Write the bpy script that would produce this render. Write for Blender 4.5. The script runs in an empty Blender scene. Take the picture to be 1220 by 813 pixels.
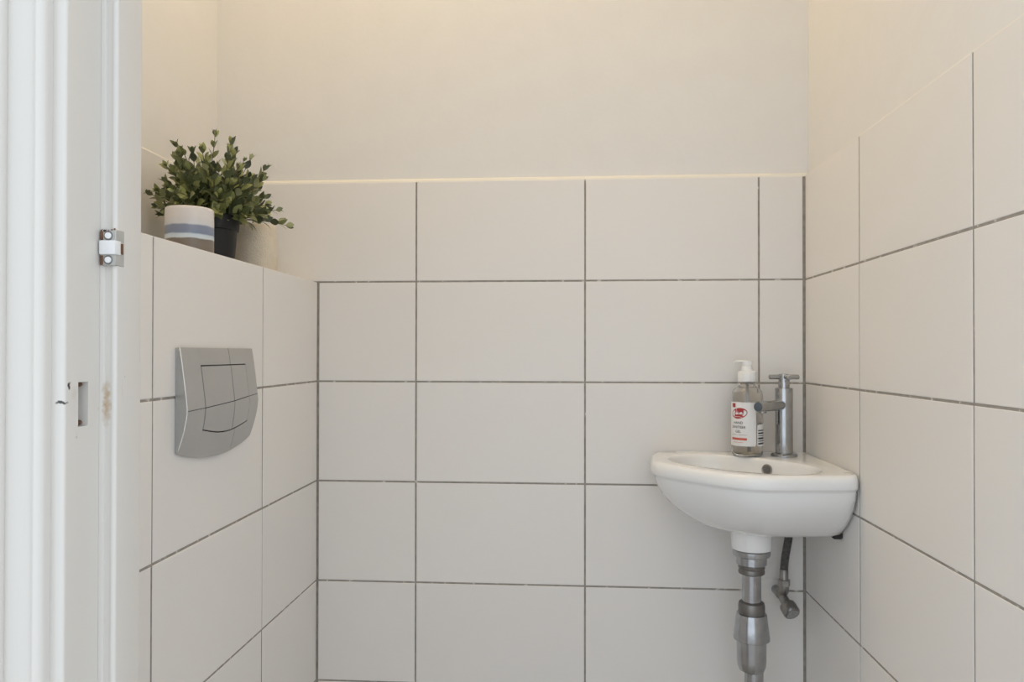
import bpy, bmesh, math, random
from mathutils import Vector, Matrix
random.seed(7)
S = bpy.context.scene
COL = S.collection

# ------------------------------------------------------------------ camera
CAM_H = 1.03
F_PX, YAW, PIT, ROLL, PPY = 906.12, 0.0713, 0.0078, -0.0012, 7.24
cam_d = bpy.data.cameras.new('camera'); cam = bpy.data.objects.new('camera', cam_d); COL.objects.link(cam)
cam_d.sensor_fit = 'HORIZONTAL'; cam_d.sensor_width = 36.0
cam_d.lens = F_PX / 1220 * 36.0; cam_d.shift_y = PPY / 1220; cam_d.clip_start = 0.01
def _rot():
    c, s = math.cos(YAW), math.sin(YAW); A = Matrix(((c, s, 0), (-s, c, 0), (0, 0, 1)))
    c, s = math.cos(PIT), math.sin(PIT); B = Matrix(((1, 0, 0), (0, c, s), (0, -s, c)))
    c, s = math.cos(ROLL), math.sin(ROLL); C = Matrix(((c, 0, -s), (0, 1, 0), (s, 0, c)))
    return C @ B @ A
_r = _rot(); right, fwd, up = _r[0], _r[1], _r[2]
m = Matrix.Identity(4)
for i in range(3):
    m[i][0] = right[i]; m[i][1] = up[i]; m[i][2] = -fwd[i]
m[2][3] = CAM_H
cam.matrix_world = m
S.camera = cam

# ------------------------------------------------------------------ world, exposure
world = bpy.data.worlds.new('hall_daylight'); S.world = world; world.use_nodes = True
wb = world.node_tree.nodes['Background']
wb.inputs[0].default_value = (0.845, 0.922, 1.0, 1); wb.inputs[1].default_value = 1.09
S.view_settings.view_transform = 'Standard'; S.view_settings.look = 'None'
S.view_settings.gamma = 1.0; S.view_settings.use_curve_mapping = False
S.view_settings.exposure = 0.45
LAMP_STRENGTH = 17.0
LAMP_COLOR = (1.0, 0.77, 0.46)

# ------------------------------------------------------------------ room dimensions (metres)
XR, YB, XL, XLW = 0.4577, 1.4966, -0.4992, -0.7045      # tile faces: right, back, half wall, left
PX, PY_, PL = XR + 0.009, YB + 0.008, -0.7126            # plaster faces above the tiles
ZT = 1.3714                                              # top of the tiling
ZL = 1.1721                                              # ledge / joint
ROW = 0.1994; TW = 0.335; JW = 0.0031
CEIL = 2.55; YF = 0.558                                  # inner face of the front wall

# ------------------------------------------------------------------ materials
MATS = {}
def mat(name, col, rough=0.5, metal=0.0, var=0.0, bump=0.0, bscale=60.0, spec=0.5, trans=0.0, ior=1.45, obj_rand=0.0, coat=0.0):
    if name in MATS: return MATS[name]
    M = bpy.data.materials.new(name); M.use_nodes = True; nt = M.node_tree; N = nt.nodes
    b = N['Principled BSDF']
    b.inputs['Base Color'].default_value = (*col, 1); b.inputs['Roughness'].default_value = rough
    b.inputs['Metallic'].default_value = metal; b.inputs['Specular IOR Level'].default_value = spec
    b.inputs['Transmission Weight'].default_value = trans; b.inputs['IOR'].default_value = ior
    b.inputs['Coat Weight'].default_value = coat
    tc = N.new('ShaderNodeTexCoord')
    if var or obj_rand:
        no = N.new('ShaderNodeTexNoise'); no.inputs['Scale'].default_value = bscale * .2; no.inputs['Detail'].default_value = 4
        nt.links.new(tc.outputs['Object'], no.inputs['Vector'])
        mr = N.new('ShaderNodeMapRange'); mr.inputs['From Min'].default_value = .3; mr.inputs['From Max'].default_value = .7
        mr.inputs['To Min'].default_value = 1 - var; mr.inputs['To Max'].default_value = 1 + var
        nt.links.new(no.outputs['Fac'], mr.inputs['Value'])
        oi = N.new('ShaderNodeObjectInfo')
        m2 = N.new('ShaderNodeMapRange'); m2.inputs['To Min'].default_value = 1 - obj_rand; m2.inputs['To Max'].default_value = 1 + obj_rand
        nt.links.new(oi.outputs['Random'], m2.inputs['Value'])
        mu = N.new('ShaderNodeMath'); mu.operation = 'MULTIPLY'
        nt.links.new(mr.outputs[0], mu.inputs[0]); nt.links.new(m2.outputs[0], mu.inputs[1])
        hs = N.new('ShaderNodeHueSaturation'); hs.inputs['Color'].default_value = (*col, 1)
        nt.links.new(mu.outputs[0], hs.inputs['Value']); nt.links.new(hs.outputs[0], b.inputs['Base Color'])
    if bump:
        n2 = N.new('ShaderNodeTexNoise'); n2.inputs['Scale'].default_value = bscale; n2.inputs['Detail'].default_value = 3
        nt.links.new(tc.outputs['Object'], n2.inputs['Vector'])
        bp = N.new('ShaderNodeBump'); bp.inputs['Strength'].default_value = bump; bp.inputs['Distance'].default_value = .002
        nt.links.new(n2.outputs['Fac'], bp.inputs['Height']); nt.links.new(bp.outputs[0], b.inputs['Normal'])
    MATS[name] = M
    return M

M_TILE = mat('white_glazed_tile', (.81, .785, .758), .42, var=.012, bump=.06, bscale=14, obj_rand=.012, spec=.35)
M_PLAST = mat('painted_plaster', (.79, .775, .755), .8, var=.01, bump=.12, bscale=90, spec=.2)
M_CAULK = mat('cream_sealant', (.82, .79, .72), .5)
M_CERAM = mat('white_ceramic', (.86, .86, .855), .12, var=.01, bscale=30, coat=.3)
M_CHROME = mat('worn_chrome', (.43, .44, .455), .2, 1.0, var=.12, bump=.05, bscale=220)
M_CHROMED = mat('dull_chrome', (.33, .32, .31), .33, 1.0, var=.25, bscale=300)
M_SEAL = mat('tarnished_collar', (.20, .19, .18), .4, .8, var=.2, bscale=300)
M_DARK = mat('dark_gap', (.03, .028, .026), .8, var=.1)
M_PLATE = mat('satin_grey_plate', (.47, .465, .455), .34, .55, var=.04, bscale=40)
M_PLATE_S = mat('satin_grey_plate_side', (.46, .47, .47), .3, .6, var=.04, bscale=40)
M_BLACKPOT = mat('black_plastic_pot', (.011, .0105, .011), .55, var=.1)
M_SOIL = mat('dark_soil', (.02, .016, .012), .95, var=.3, bump=.8, bscale=400)
M_STEM = mat('plant_stem', (.10, .09, .035), .6, var=.2)
M_ROLL = mat('cream_paper', (.74, .67, .56), .95, var=.04, bump=.9, bscale=350, spec=.1)
M_CARD = mat('cardboard_core', (.35, .26, .17), .9, var=.1)
M_PUMP = mat('white_pump_plastic', (.84, .84, .83), .3, var=.01)
M_CLEAR = mat('clear_bottle_gel', (.99, .99, .985), .03, trans=1.0, ior=1.4)
M_LABEL = mat('white_label', (.80, .80, .80), .45, var=.01)
M_RED = mat('red_print', (.40, .035, .04), .5, var=.05)
M_ORANGE = mat('coral_print', (.62, .13, .09), .5, var=.05)
M_INK = mat('dark_ink', (.06, .06, .07), .5, var=.05)
M_WHITEINK = mat('white_ink', (.85, .84, .83), .5, var=.02)
M_HOSE = mat('grey_braided_hose', (.12, .115, .11), .45, .3, var=.35, bump=1.0, bscale=900)
M_FLOOR = mat('grey_floor', (.45, .42, .39), .5, var=.1, bump=.1)
M_CEIL = mat('white_ceiling', (.78, .77, .75), .8, var=.01)
M_METALW = mat('painted_keeper_metal', (.50, .50, .48), .35, .4, var=.08, bscale=500)
M_RUST = mat('rusty_metal', (.16, .085, .05), .8, .2, var=.5, bscale=900)
M_LIGHTW = mat('white_lamp_base', (.8, .8, .8), .4)

def grout_mat():
    M = bpy.data.materials.new('grey_grout'); M.use_nodes = True; nt = M.node_tree; N = nt.nodes; b = N['Principled BSDF']
    b.inputs['Roughness'].default_value = .9
    tc = N.new('ShaderNodeTexCoord')
    mp = N.new('ShaderNodeMapping'); mp.inputs['Scale'].default_value = (1, 1, 1.0)
    nt.links.new(tc.outputs['Object'], mp.inputs['Vector'])
    n = N.new('ShaderNodeTexNoise'); n.inputs['Scale'].default_value = 70; n.inputs['Detail'].default_value = 5
    nt.links.new(mp.outputs[0], n.inputs['Vector'])
    cr = N.new('ShaderNodeValToRGB')
    e = cr.color_ramp.elements
    e[0].position = .30; e[0].color = (.26, .235, .205, 1)
    e[1].position = .645; e[1].color = (.36, .33, .295, 1)
    x = e.new(.67); x.color = (.60, .57, .53, 1)
    sx = N.new('ShaderNodeSeparateXYZ'); nt.links.new(tc.outputs['Object'], sx.inputs[0])
    pp = N.new('ShaderNodeMath'); pp.operation = 'PINGPONG'; pp.inputs[1].default_value = ROW/2
    sb = N.new('ShaderNodeMath'); sb.operation = 'SUBTRACT'; nt.links.new(sx.outputs['Z'], sb.inputs[0]); sb.inputs[1].default_value = ZL - 10*ROW
    nt.links.new(sb.outputs[0], pp.inputs[0])
    lt = N.new('ShaderNodeMath'); lt.operation = 'LESS_THAN'; nt.links.new(pp.outputs[0], lt.inputs[0]); lt.inputs[1].default_value = .003
    ma = N.new('ShaderNodeMath'); ma.operation = 'MULTIPLY_ADD'; nt.links.new(lt.outputs[0], ma.inputs[0]); ma.inputs[1].default_value = .10; nt.links.new(n.outputs['Fac'], ma.inputs[2])
    s2 = N.new('ShaderNodeMath'); s2.operation = 'SUBTRACT'; nt.links.new(ma.outputs[0], s2.inputs[0]); s2.inputs[1].default_value = .06
    nt.links.new(s2.outputs[0], cr.inputs[0]); nt.links.new(cr.outputs[0], b.inputs['Base Color'])
    return M
M_GROUT = grout_mat()

def leaf_mat():
    M = bpy.data.materials.new('green_leaf'); M.use_nodes = True; nt = M.node_tree; N = nt.nodes; b = N['Principled BSDF']
    b.inputs['Roughness'].default_value = .42
    oi = N.new('ShaderNodeObjectInfo'); at = N.new('ShaderNodeAttribute'); at.attribute_name = 'leaf_tone'
    ad = N.new('ShaderNodeMath'); ad.operation = 'ADD'
    nt.links.new(oi.outputs['Random'], ad.inputs[0]); nt.links.new(at.outputs['Fac'], ad.inputs[1])
    fr = N.new('ShaderNodeMath'); fr.operation = 'FRACT'; nt.links.new(ad.outputs[0], fr.inputs[0])
    cr = N.new('ShaderNodeValToRGB'); e = cr.color_ramp.elements
    e[0].position = 0; e[0].color = (.045, .058, .020, 1)
    e[1].position = 1; e[1].color = (.42, .44, .17, 1)
    x = e.new(.5); x.color = (.115, .138, .045, 1)
    x = e.new(.82); x.color = (.30, .32, .115, 1)
    nt.links.new(fr.outputs[0], cr.inputs[0])
    geo = N.new('ShaderNodeNewGeometry')
    mx = N.new('ShaderNodeMix'); mx.data_type = 'RGBA'
    mx.inputs['Factor'].default_value = 0
    nt.links.new(geo.outputs['Backfacing'], mx.inputs['Factor'])
    nt.links.new(cr.outputs[0], mx.inputs['A'])
    hs = N.new('ShaderNodeHueSaturation'); hs.inputs['Saturation'].default_value = .75; hs.inputs['Value'].default_value = 1.15
    nt.links.new(cr.outputs[0], hs.inputs['Color']); nt.links.new(hs.outputs[0], mx.inputs['B'])
    nt.links.new(mx.outputs['Result'], b.inputs['Base Color'])
    return M
M_LEAF = leaf_mat()

def paint_mat():
    """glossy white door-frame paint with brush relief, rust run, grime and chips (marks of the frame itself, in world metres)"""
    M = bpy.data.materials.new('white_gloss_frame_paint'); M.use_nodes = True; nt = M.node_tree; N = nt.nodes; L = nt.links
    b = N['Principled BSDF']; b.inputs['Roughness'].default_value = .3
    tc = N.new('ShaderNodeTexCoord')
    mp = N.new('ShaderNodeMapping'); mp.inputs['Scale'].default_value = (260, 260, 5); L.new(tc.outputs['Object'], mp.inputs['Vector'])
    n1 = N.new('ShaderNodeTexNoise'); n1.inputs['Scale'].default_value = 1; n1.inputs['Detail'].default_value = 4; L.new(mp.outputs[0], n1.inputs['Vector'])
    bp = N.new('ShaderNodeBump'); bp.inputs['Strength'].default_value = .12; bp.inputs['Distance'].default_value = .0008
    L.new(n1.outputs['Fac'], bp.inputs['Height']); L.new(bp.outputs[0], b.inputs['Normal'])
    n2 = N.new('ShaderNodeTexNoise'); n2.inputs['Scale'].default_value = 280; n2.inputs['Detail'].default_value = 5
    L.new(tc.outputs['Object'], n2.inputs['Vector'])
    sub = N.new('ShaderNodeVectorMath'); sub.operation = 'SUBTRACT'; L.new(n2.outputs['Color'], sub.inputs[0]); sub.inputs[1].default_value = (.5, .5, .5)
    sc = N.new('ShaderNodeVectorMath'); sc.operation = 'SCALE'; sc.inputs['Scale'].default_value = .007; L.new(sub.outputs[0], sc.inputs[0])
    wp = N.new('ShaderNodeVectorMath'); wp.operation = 'ADD'; L.new(tc.outputs['Object'], wp.inputs[0]); L.new(sc.outputs[0], wp.inputs[1])
    def blob(center, radii, soft):
        s1 = N.new('ShaderNodeVectorMath'); s1.operation = 'SUBTRACT'; L.new(wp.outputs[0], s1.inputs[0]); s1.inputs[1].default_value = center
        s2 = N.new('ShaderNodeVectorMath'); s2.operation = 'DIVIDE'; L.new(s1.outputs[0], s2.inputs[0]); s2.inputs[1].default_value = radii
        ln = N.new('ShaderNodeVectorMath'); ln.operation = 'LENGTH'; L.new(s2.outputs[0], ln.inputs[0])
        mr = N.new('ShaderNodeMapRange'); mr.inputs['From Min'].default_value = 1.0; mr.inputs['From Max'].default_value = soft
        mr.inputs['To Min'].default_value = 0; mr.inputs['To Max'].default_value = 1
        L.new(ln.outputs['Value'], mr.inputs['Value'])
        return mr.outputs[0]
    col = None
    base = (.69, .66, .615, 1)
    marks = [((-.3308, .5262, .994), (.0036, .005, .020), .0, (.42, .27, .12, 1), 1),
             ((-.333, .5225, .989), (.0018, .003, .010), .2, (.36, .22, .10, 1), .5),
             ((-.335, .4912, 1.0072), (.004, .0020, .0030), .6, (.05, .045, .04, 1), 1),
             ((-.3372, .4868, .9962), (.0046, .0060, .0020), .6, (.06, .055, .05, 1), 1),
             ((-.335, .497, 1.002), (.003, .004, .006), .0, (.52, .42, .30, 1), .35),
             ((-.335, .4995, .972), (.003, .001, .003), .3, (.35, .33, .30, 1), .5),
             ((-.323, .536, 1.012), (.002, .0006, .0010), .4, (.2, .17, .14, 1), .8),
             ((-.323, .5335, 1.002), (.002, .0012, .010), .0, (.55, .47, .36, 1), .35)]
    prev = None
    for c, r, soft, cc, amt in marks:
        f = blob(c, r, soft)
        mu = N.new('ShaderNodeMath'); mu.operation = 'MULTIPLY'; L.new(f, mu.inputs[0]); mu.inputs[1].default_value = amt
        mx = N.new('ShaderNodeMix'); mx.data_type = 'RGBA'; L.new(mu.outputs[0], mx.inputs['Factor'])
        if prev is None: mx.inputs['A'].default_value = base
        else: L.new(prev, mx.inputs['A'])
        mx.inputs['B'].default_value = cc; prev = mx.outputs['Result']
    L.new(prev, b.inputs['Base Color'])
    return M
M_PAINT = paint_mat()

def cup_mat():
    M = bpy.data.materials.new('banded_cup_glaze'); M.use_nodes = True; nt = M.node_tree; N = nt.nodes; L = nt.links
    b = N['Principled BSDF']; b.inputs['Roughness'].default_value = .35
    tc = N.new('ShaderNodeTexCoord'); sx = N.new('ShaderNodeSeparateXYZ'); L.new(tc.outputs['Object'], sx.inputs[0])
    n = N.new('ShaderNodeTexNoise'); n.inputs['Scale'].default_value = 60; L.new(tc.outputs['Object'], n.inputs['Vector'])
    mr = N.new('ShaderNodeMapRange'); mr.inputs['From Min'].default_value = 0; mr.inputs['From Max'].default_value = 1
    mr.inputs['To Min'].default_value = -.0015; mr.inputs['To Max'].default_value = .0015; L.new(n.outputs['Fac'], mr.inputs['Value'])
    ad = N.new('ShaderNodeMath'); L.new(sx.outputs['Z'], ad.inputs[0]); L.new(mr.outputs[0], ad.inputs[1])
    dv = N.new('ShaderNodeMath'); dv.operation = 'DIVIDE'; L.new(ad.outputs[0], dv.inputs[0]); dv.inputs[1].default_value = .0735
    cr = N.new('ShaderNodeValToRGB'); e = cr.color_ramp.elements
    e[0].position = 0; e[0].color = (.20, .17, .14, 1)
    e[1].position = 1; e[1].color = (.72, .68, .66, 1)
    for p, c in ((.345, (.20, .17, .14, 1)), (.365, (.62, .70, .76, 1)), (.43, (.58, .66, .74, 1)), (.46, (.20, .25, .36, 1)), (.61, (.24, .27, .36, 1)), (.64, (.62, .63, .66, 1)), (.8, (.70, .67, .66, 1))):
        x = e.new(p); x.color = c
    L.new(dv.outputs[0], cr.inputs[0]); L.new(cr.outputs[0], b.inputs['Base Color'])
    return M
M_CUP = cup_mat()

def lamp_mat():
    M = bpy.data.materials.new('lit_opal_globe'); M.use_nodes = True; nt = M.node_tree; N = nt.nodes
    b = N['Principled BSDF']; b.inputs['Base Color'].default_value = (.9, .85, .75, 1)
    b.inputs['Emission Color'].default_value = (*LAMP_COLOR, 1); b.inputs['Emission Strength'].default_value = LAMP_STRENGTH
    return M
M_LAMP = lamp_mat()

# ------------------------------------------------------------------ mesh helpers
def link(name, me, material=None, parent=None, loc=None, smooth=False):
    o = bpy.data.objects.new(name, me); COL.objects.link(o)
    if material is not None and not me.materials: me.materials.append(material)
    if parent is not None: o.parent = parent
    if loc is not None: o.location = loc
    if smooth:
        for p in me.polygons: p.use_smooth = True
    return o
def from_bm(name, bm, material, parent=None, loc=None, smooth=False):
    bmesh.ops.recalc_face_normals(bm, faces=bm.faces[:])
    me = bpy.data.meshes.new(name); bm.to_mesh(me); bm.free()
    return link(name, me, material, parent, loc, smooth)
def autosmooth(o, ang=35):
    me = o.data
    for p in me.polygons: p.use_smooth = True
    bm = bmesh.new(); bm.from_mesh(me)
    for e in bm.edges:
        e.smooth = not (len(e.link_faces) == 2 and e.calc_face_angle(0) > math.radians(ang))
    bm.to_mesh(me); bm.free()
    return o
def box(bm, x0, x1, y0, y1, z0, z1):
    v = [bm.verts.new(p) for p in ((x0,y0,z0),(x1,y0,z0),(x1,y1,z0),(x0,y1,z0),(x0,y0,z1),(x1,y0,z1),(x1,y1,z1),(x0,y1,z1))]
    return [bm.faces.new([v[i] for i in f]) for f in ((3,2,1,0),(4,5,6,7),(0,1,5,4),(1,2,6,5),(2,3,7,6),(3,0,4,7))]
def bevel_box(name, b6, material, parent=None, w=.002, seg=2):
    bm = bmesh.new(); box(bm, *b6)
    bmesh.ops.bevel(bm, geom=bm.edges[:], offset=w, segments=seg, affect='EDGES', profile=.6)
    return autosmooth(from_bm(name, bm, material, parent), 40)
def lathe(bm, prof, seg=32, axis=Matrix.Identity(4), cap=True):
    """prof: list of (r, z); revolve about local z"""
    rings = []
    for r, z in prof:
        rings.append([bm.verts.new(axis @ Vector((r*math.cos(2*math.pi*i/seg), r*math.sin(2*math.pi*i/seg), z))) for i in range(seg)])
    for a, b in zip(rings, rings[1:]):
        for i in range(seg):
            bm.faces.new((a[i], a[(i+1) % seg], b[(i+1) % seg], b[i]))
    if cap:
        bm.faces.new(rings[0][::-1]); bm.faces.new(rings[-1])
def lathe_obj(name, prof, material, parent=None, seg=32, axis=None, loc=None, ang=35):
    bm = bmesh.new(); lathe(bm, prof, seg, axis or Matrix.Identity(4))
    return autosmooth(from_bm(name, bm, material, parent, loc), ang)
def tube(bm, pts, r, seg=14, cap=True):
    pts = [Vector(p) for p in pts]; rings = []; prev = None
    for i, p in enumerate(pts):
        t = (pts[min(i+1, len(pts)-1)] - pts[max(i-1, 0)]).normalized()
        if prev is None:
            n = t.orthogonal().normalized()
        else:
            n = (prev - t * prev.dot(t)).normalized()
        prev = n; q = t.cross(n)
        rr = r[i] if isinstance(r, (list, tuple)) else r
        rings.append([bm.verts.new(p + (n*math.cos(2*math.pi*k/seg) + q*math.sin(2*math.pi*k/seg))*rr) for k in range(seg)])
    for a, b in zip(rings, rings[1:]):
        for i in range(seg): bm.faces.new((a[i], a[(i+1) % seg], b[(i+1) % seg], b[i]))
    if cap: bm.faces.new(rings[0][::-1]); bm.faces.new(rings[-1])
def bez(p0, p1, p2, p3, n):
    out = []
    for i in range(n+1):
        t = i/n; out.append(Vector(p0)*(1-t)**3 + Vector(p1)*3*t*(1-t)**2 + Vector(p2)*3*t*t*(1-t) + Vector(p3)*t**3)
    return out
def axis_to(origin, direction):
    return Matrix.Translation(origin) @ Vector(direction).to_track_quat('Z', 'Y').to_matrix().to_4x4()
def thing(name, loc, label, cat, group=None):
    o = bpy.data.objects.new(name, None); COL.objects.link(o); o.location = loc; o.empty_display_size = .02
    o['label'] = label; o['category'] = cat
    if group: o['group'] = group
    return o
def tag(o, label, cat, group=None):
    o['label'] = label; o['category'] = cat
    if group: o['group'] = group
    return o
def struct(o, label):
    o['kind'] = 'structure'; o['label'] = label; o['category'] = {'w': 'wall', 'f': 'floor', 'c': 'ceiling', 'd': 'door frame', 't': 'trim', 'b': 'baseboard'}[o.name[0]]
    return o

# ------------------------------------------------------------------ room shell
bm = bmesh.new(); box(bm, -1.6, 1.6, -1.4, 1.62, -.1, 0)
struct(from_bm('floor', bm, M_FLOOR), 'plain grey floor of the toilet room')
bm = bmesh.new(); box(bm, PL - .1, PX + .1, YF - .08, 1.62, CEIL, CEIL + .08)
struct(from_bm('ceiling', bm, M_CEIL), 'plain white ceiling over the toilet room')
bm = bmesh.new(); box(bm, PL - .1, PX + .1, PY_, 1.62, 0, CEIL)
wall_back = struct(from_bm('wall_back', bm, M_PLAST), 'back wall, white tiles below cream painted plaster')
bm = bmesh.new(); box(bm, PX, PX + .1, YF, PY_, 0, CEIL)
wall_right = struct(from_bm('wall_right', bm, M_PLAST), 'right wall beside the basin, tiled below painted plaster')
bm = bmesh.new(); box(bm, PL - .1, PL, YF, PY_, 0, CEIL)
wall_left = struct(from_bm('wall_left', bm, M_PLAST), 'left wall rising behind the ledge with the plant')
bm = bmesh.new(); box(bm, PL, XL - .0075, YF, YB + .001, 0, ZL - .009)
wall_half = struct(from_bm('wall_half', bm, M_GROUT), 'tiled half-height wall carrying the flush plate, with a ledge on top')
# front wall round the doorway (camera looks in through it)
bm = bmesh.new()
box(bm, -1.6, -.362, .492, YF - .004, 0, 2.6); box(bm, .452, 1.6, .492, YF - .004, 0, 2.6); box(bm, -.362, .452, .492, YF - .004, 2.08, 2.6)
struct(from_bm('wall_front', bm, M_PLAST), 'front wall around the open doorway')

# grout beds (fill between wall and tile faces, 1.2 mm behind the tile face)
GD = .0008
def grout(parent, b6):
    bm = bmesh.new(); box(bm, *b6); o = from_bm('grout_bed', bm, M_GROUT, parent); return o
grout(wall_back, (XLW, XR + .004, YB + GD, PY_, 0, ZT - .001))
grout(wall_right, (XR + GD, PX, YF, YB + .004, 0, ZT - .001))
grout(wall_left, (PL, XLW - GD, YF, YB + .004, ZL - .02, ZT - .001))
bm = bmesh.new(); box(bm, XL - .0075, XL - GD, YF, YB + .001, 0, ZL - .002)
from_bm('grout_bed', bm, M_GROUT, wall_half)

# individual tiles
TILE_MESH = {}
def tile_mesh(w, h, d=.007, ch=.0011):
    k = (round(w, 4), round(h, 4))
    if k in TILE_MESH: return TILE_MESH[k]
    bm = bmesh.new(); r = []
    for ins, y in ((0, d), (0, ch), (ch*.35, ch*.3), (ch*1.2, 0)):
        r.append([bm.verts.new(p) for p in ((-w/2+ins, y, -h/2+ins), (w/2-ins, y, -h/2+ins), (w/2-ins, y, h/2-ins), (-w/2+ins, y, h/2-ins))])
    for a, b in zip(r, r[1:]):
        for i in range(4): bm.faces.new((a[i], a[(i+1) % 4], b[(i+1) % 4], b[i]))
    bm.faces.new(r[-1]); bm.faces.new(r[0][::-1])
    bmesh.ops.recalc_face_normals(bm, faces=bm.faces[:])
    me = bpy.data.meshes.new('tile'); bm.to_mesh(me); bm.free(); me.materials.append(M_TILE)
    TILE_MESH[k] = me
    return me
def put_tile(parent, face, s0, s1, z0, z1):
    """face: (kind, plane). s = running coordinate along the wall"""
    kind, v = face
    me = tile_mesh(s1 - s0, z1 - z0)
    o = bpy.data.objects.new('tile', me); COL.objects.link(o); o.parent = parent
    s, z = (s0+s1)/2, (z0+z1)/2; j = random.uniform(-.00025, .00025)
    t1, t2 = random.gauss(0, .0008), random.gauss(0, .0010)
    if kind == 'back': o.location = (s, v + j, z); o.rotation_euler = (t1, 0, t2)
    elif kind == 'right': o.location = (v + j, s, z); o.rotation_euler = (t1, 0, -math.pi/2 + t2)
    elif kind == 'left': o.location = (v + j, s, z); o.rotation_euler = (t1, 0, math.pi/2 + t2)
    return o
rows = [(ZL + JW/2, ZT)]
z = ZL
while z > 0.02:
    rows.append((max(z - ROW + JW/2, 0.001), z - JW/2)); z -= ROW
rows_low = rows[1:]
CG = .0045   # open corner joint
def cols(joints, lo, hi):
    e = [lo] + sorted(joints) + [hi]; out = []
    for i, (a, b) in enumerate(zip(e, e[1:])):
        out.append((a if i == 0 else a + JW/2, b if i == len(e)-2 else b - JW/2))
    return out
for i, (z0, z1) in enumerate(rows):
    lo = (XLW + .002) if i == 0 else XL + CG*.8
    js = [x for x in (-.6334, -.2984, .0366, .3707) if x > lo]
    for a, b in cols(js, lo, XR - CG): put_tile(wall_back, ('back', YB), a, b, z0, z1)
for i, (z0, z1) in enumerate(rows):
    for a, b in cols([1.2275, .8925], YF + .002, YB - .001): put_tile(wall_right, ('right', XR), a, b, z0, z1)
for i, (z0, z1) in enumerate(rows_low):
    for a, b in cols([1.2228, .8878], YF + .002, YB - .001): put_tile(wall_half, ('left', XL), a, b, z0, z1 + (JW/2 - .0006 if i == 0 else 0))
for a, b in cols([1.40, 1.065], YF + .002, YB - .001): put_tile(wall_left, ('left', XLW), a, b, ZL + JW/2, ZT)
# ledge tiles lying on the half wall
for a, b in cols([1.2228, .8878], YF + .002, YB - .001):
    bm = bmesh.new(); box(bm, XLW + .001, XL - .0078, a, b, ZL - .0085, ZL)
    bmesh.ops.bevel(bm, geom=bm.edges[:], offset=.0008, segments=1, affect='EDGES')
    from_bm('ledge_tile', bm, M_TILE, wall_half)

# sealant beads closing the step from tile to plaster
def bead(name, pts, label, hs=1.0):
    """pts: list of (tile-face pos, plaster pos) pairs along the run at ZT"""
    bm = bmesh.new(); n = len(pts)
    prof = ((0.0, -.0006), (.06, .0024), (.35, .0055), (1.0, .0092), (1.0, -.0006))
    rings = []
    for a, b in pts:
        a, b = Vector((*a, ZT)), Vector((*b, ZT))
        rings.append([bm.verts.new(a.lerp(b, t) + Vector((0, 0, dz*hs))) for t, dz in prof])
    for p, q in zip(rings, rings[1:]):
        for i in range(len(prof)): bm.faces.new((p[i], p[(i+1) % len(prof)], q[(i+1) % len(prof)], q[i]))
    bm.faces.new(rings[0]); bm.faces.new(rings[-1][::-1])
    return struct(from_bm(name, bm, M_CAULK), label)
bead('trim_1', [((XLW, YB + .0004), (PL, PY_)), ((XR, YB + .0004), (PX, PY_))], 'cream sealant line along the top of the back wall tiles', .85)
bead('trim_2', [((XR + .0004, YB), (PX, PY_)), ((XR + .0004, YF), (PX, YF))], 'cream sealant line along the top of the right wall tiles', .5)
bead('trim_3', [((XLW - .0004, YB), (PL, PY_)), ((XLW - .0004, YF), (PL, YF))], 'cream sealant line along the top of the left wall tiles', .4)

# ------------------------------------------------------------------ door frame
door = bpy.data.objects.new('door_1', None); COL.objects.link(door); door.location = (0, 0, 0)
struct(door, 'white painted wooden door frame with worn strike slot and metal keeper')
def arc(cx, cy, r, a0, a1, n):
    return [(cx + r*math.cos(math.radians(a0 + (a1-a0)*i/n)), cy + r*math.sin(math.radians(a0 + (a1-a0)*i/n))) for i in range(n+1)]
# plan profile of the left jamb, from the room-side corner round to the hall side (x, y)
JX, SX = -.335, -.323
stop_y, face_y = .5255, .4868
main = []
main += [(-.372, .558), (SX - .002, .558)] + arc(SX - .002, .556, .002, 90, 0, 3)
main += arc(SX - .0022, stop_y + .0022, .0022, 0, -90, 4)
# shallow seal groove on the stop face
main += [(-.3262, stop_y), (-.3270, stop_y + .0016), (-.3318, stop_y + .0018), (-.3326, stop_y + .0004), (JX - .0006, stop_y - .0002), (JX, stop_y - .0012)]
SLOT = (.5118, .5010)     # far, near y of the strike slot
slot_z = (.9788, 1.0095)
near = arc(JX - .0022, face_y + .0022, .0022, 0, -90, 4) + [(-.3440, face_y), (-.3460, face_y + .0006), (-.372, face_y + .0008)]
full = main + near
notch = main + [(JX, SLOT[0]), (JX - .010, SLOT[0]), (JX - .010, SLOT[1]), (JX, SLOT[1])] + near
def extrude(bm, poly, z0, z1, capb=True, capt=True):
    a = [bm.verts.new((x, y, z0)) for x, y in poly]; b = [bm.verts.new((x, y, z1)) for x, y in poly]
    n = len(poly)
    for i in range(n): bm.faces.new((a[i], a[(i+1) % n], b[(i+1) % n], b[i]))
    if capb: bm.faces.new(a[::-1])
    if capt: bm.faces.new(b)
bm = bmesh.new()
extrude(bm, full, 0, slot_z[0]); extrude(bm, notch, *slot_z, False, False); extrude(bm, full, slot_z[1], 2.04)
jamb = autosmooth(from_bm('jamb', bm, M_PAINT, door), 30)
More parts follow.
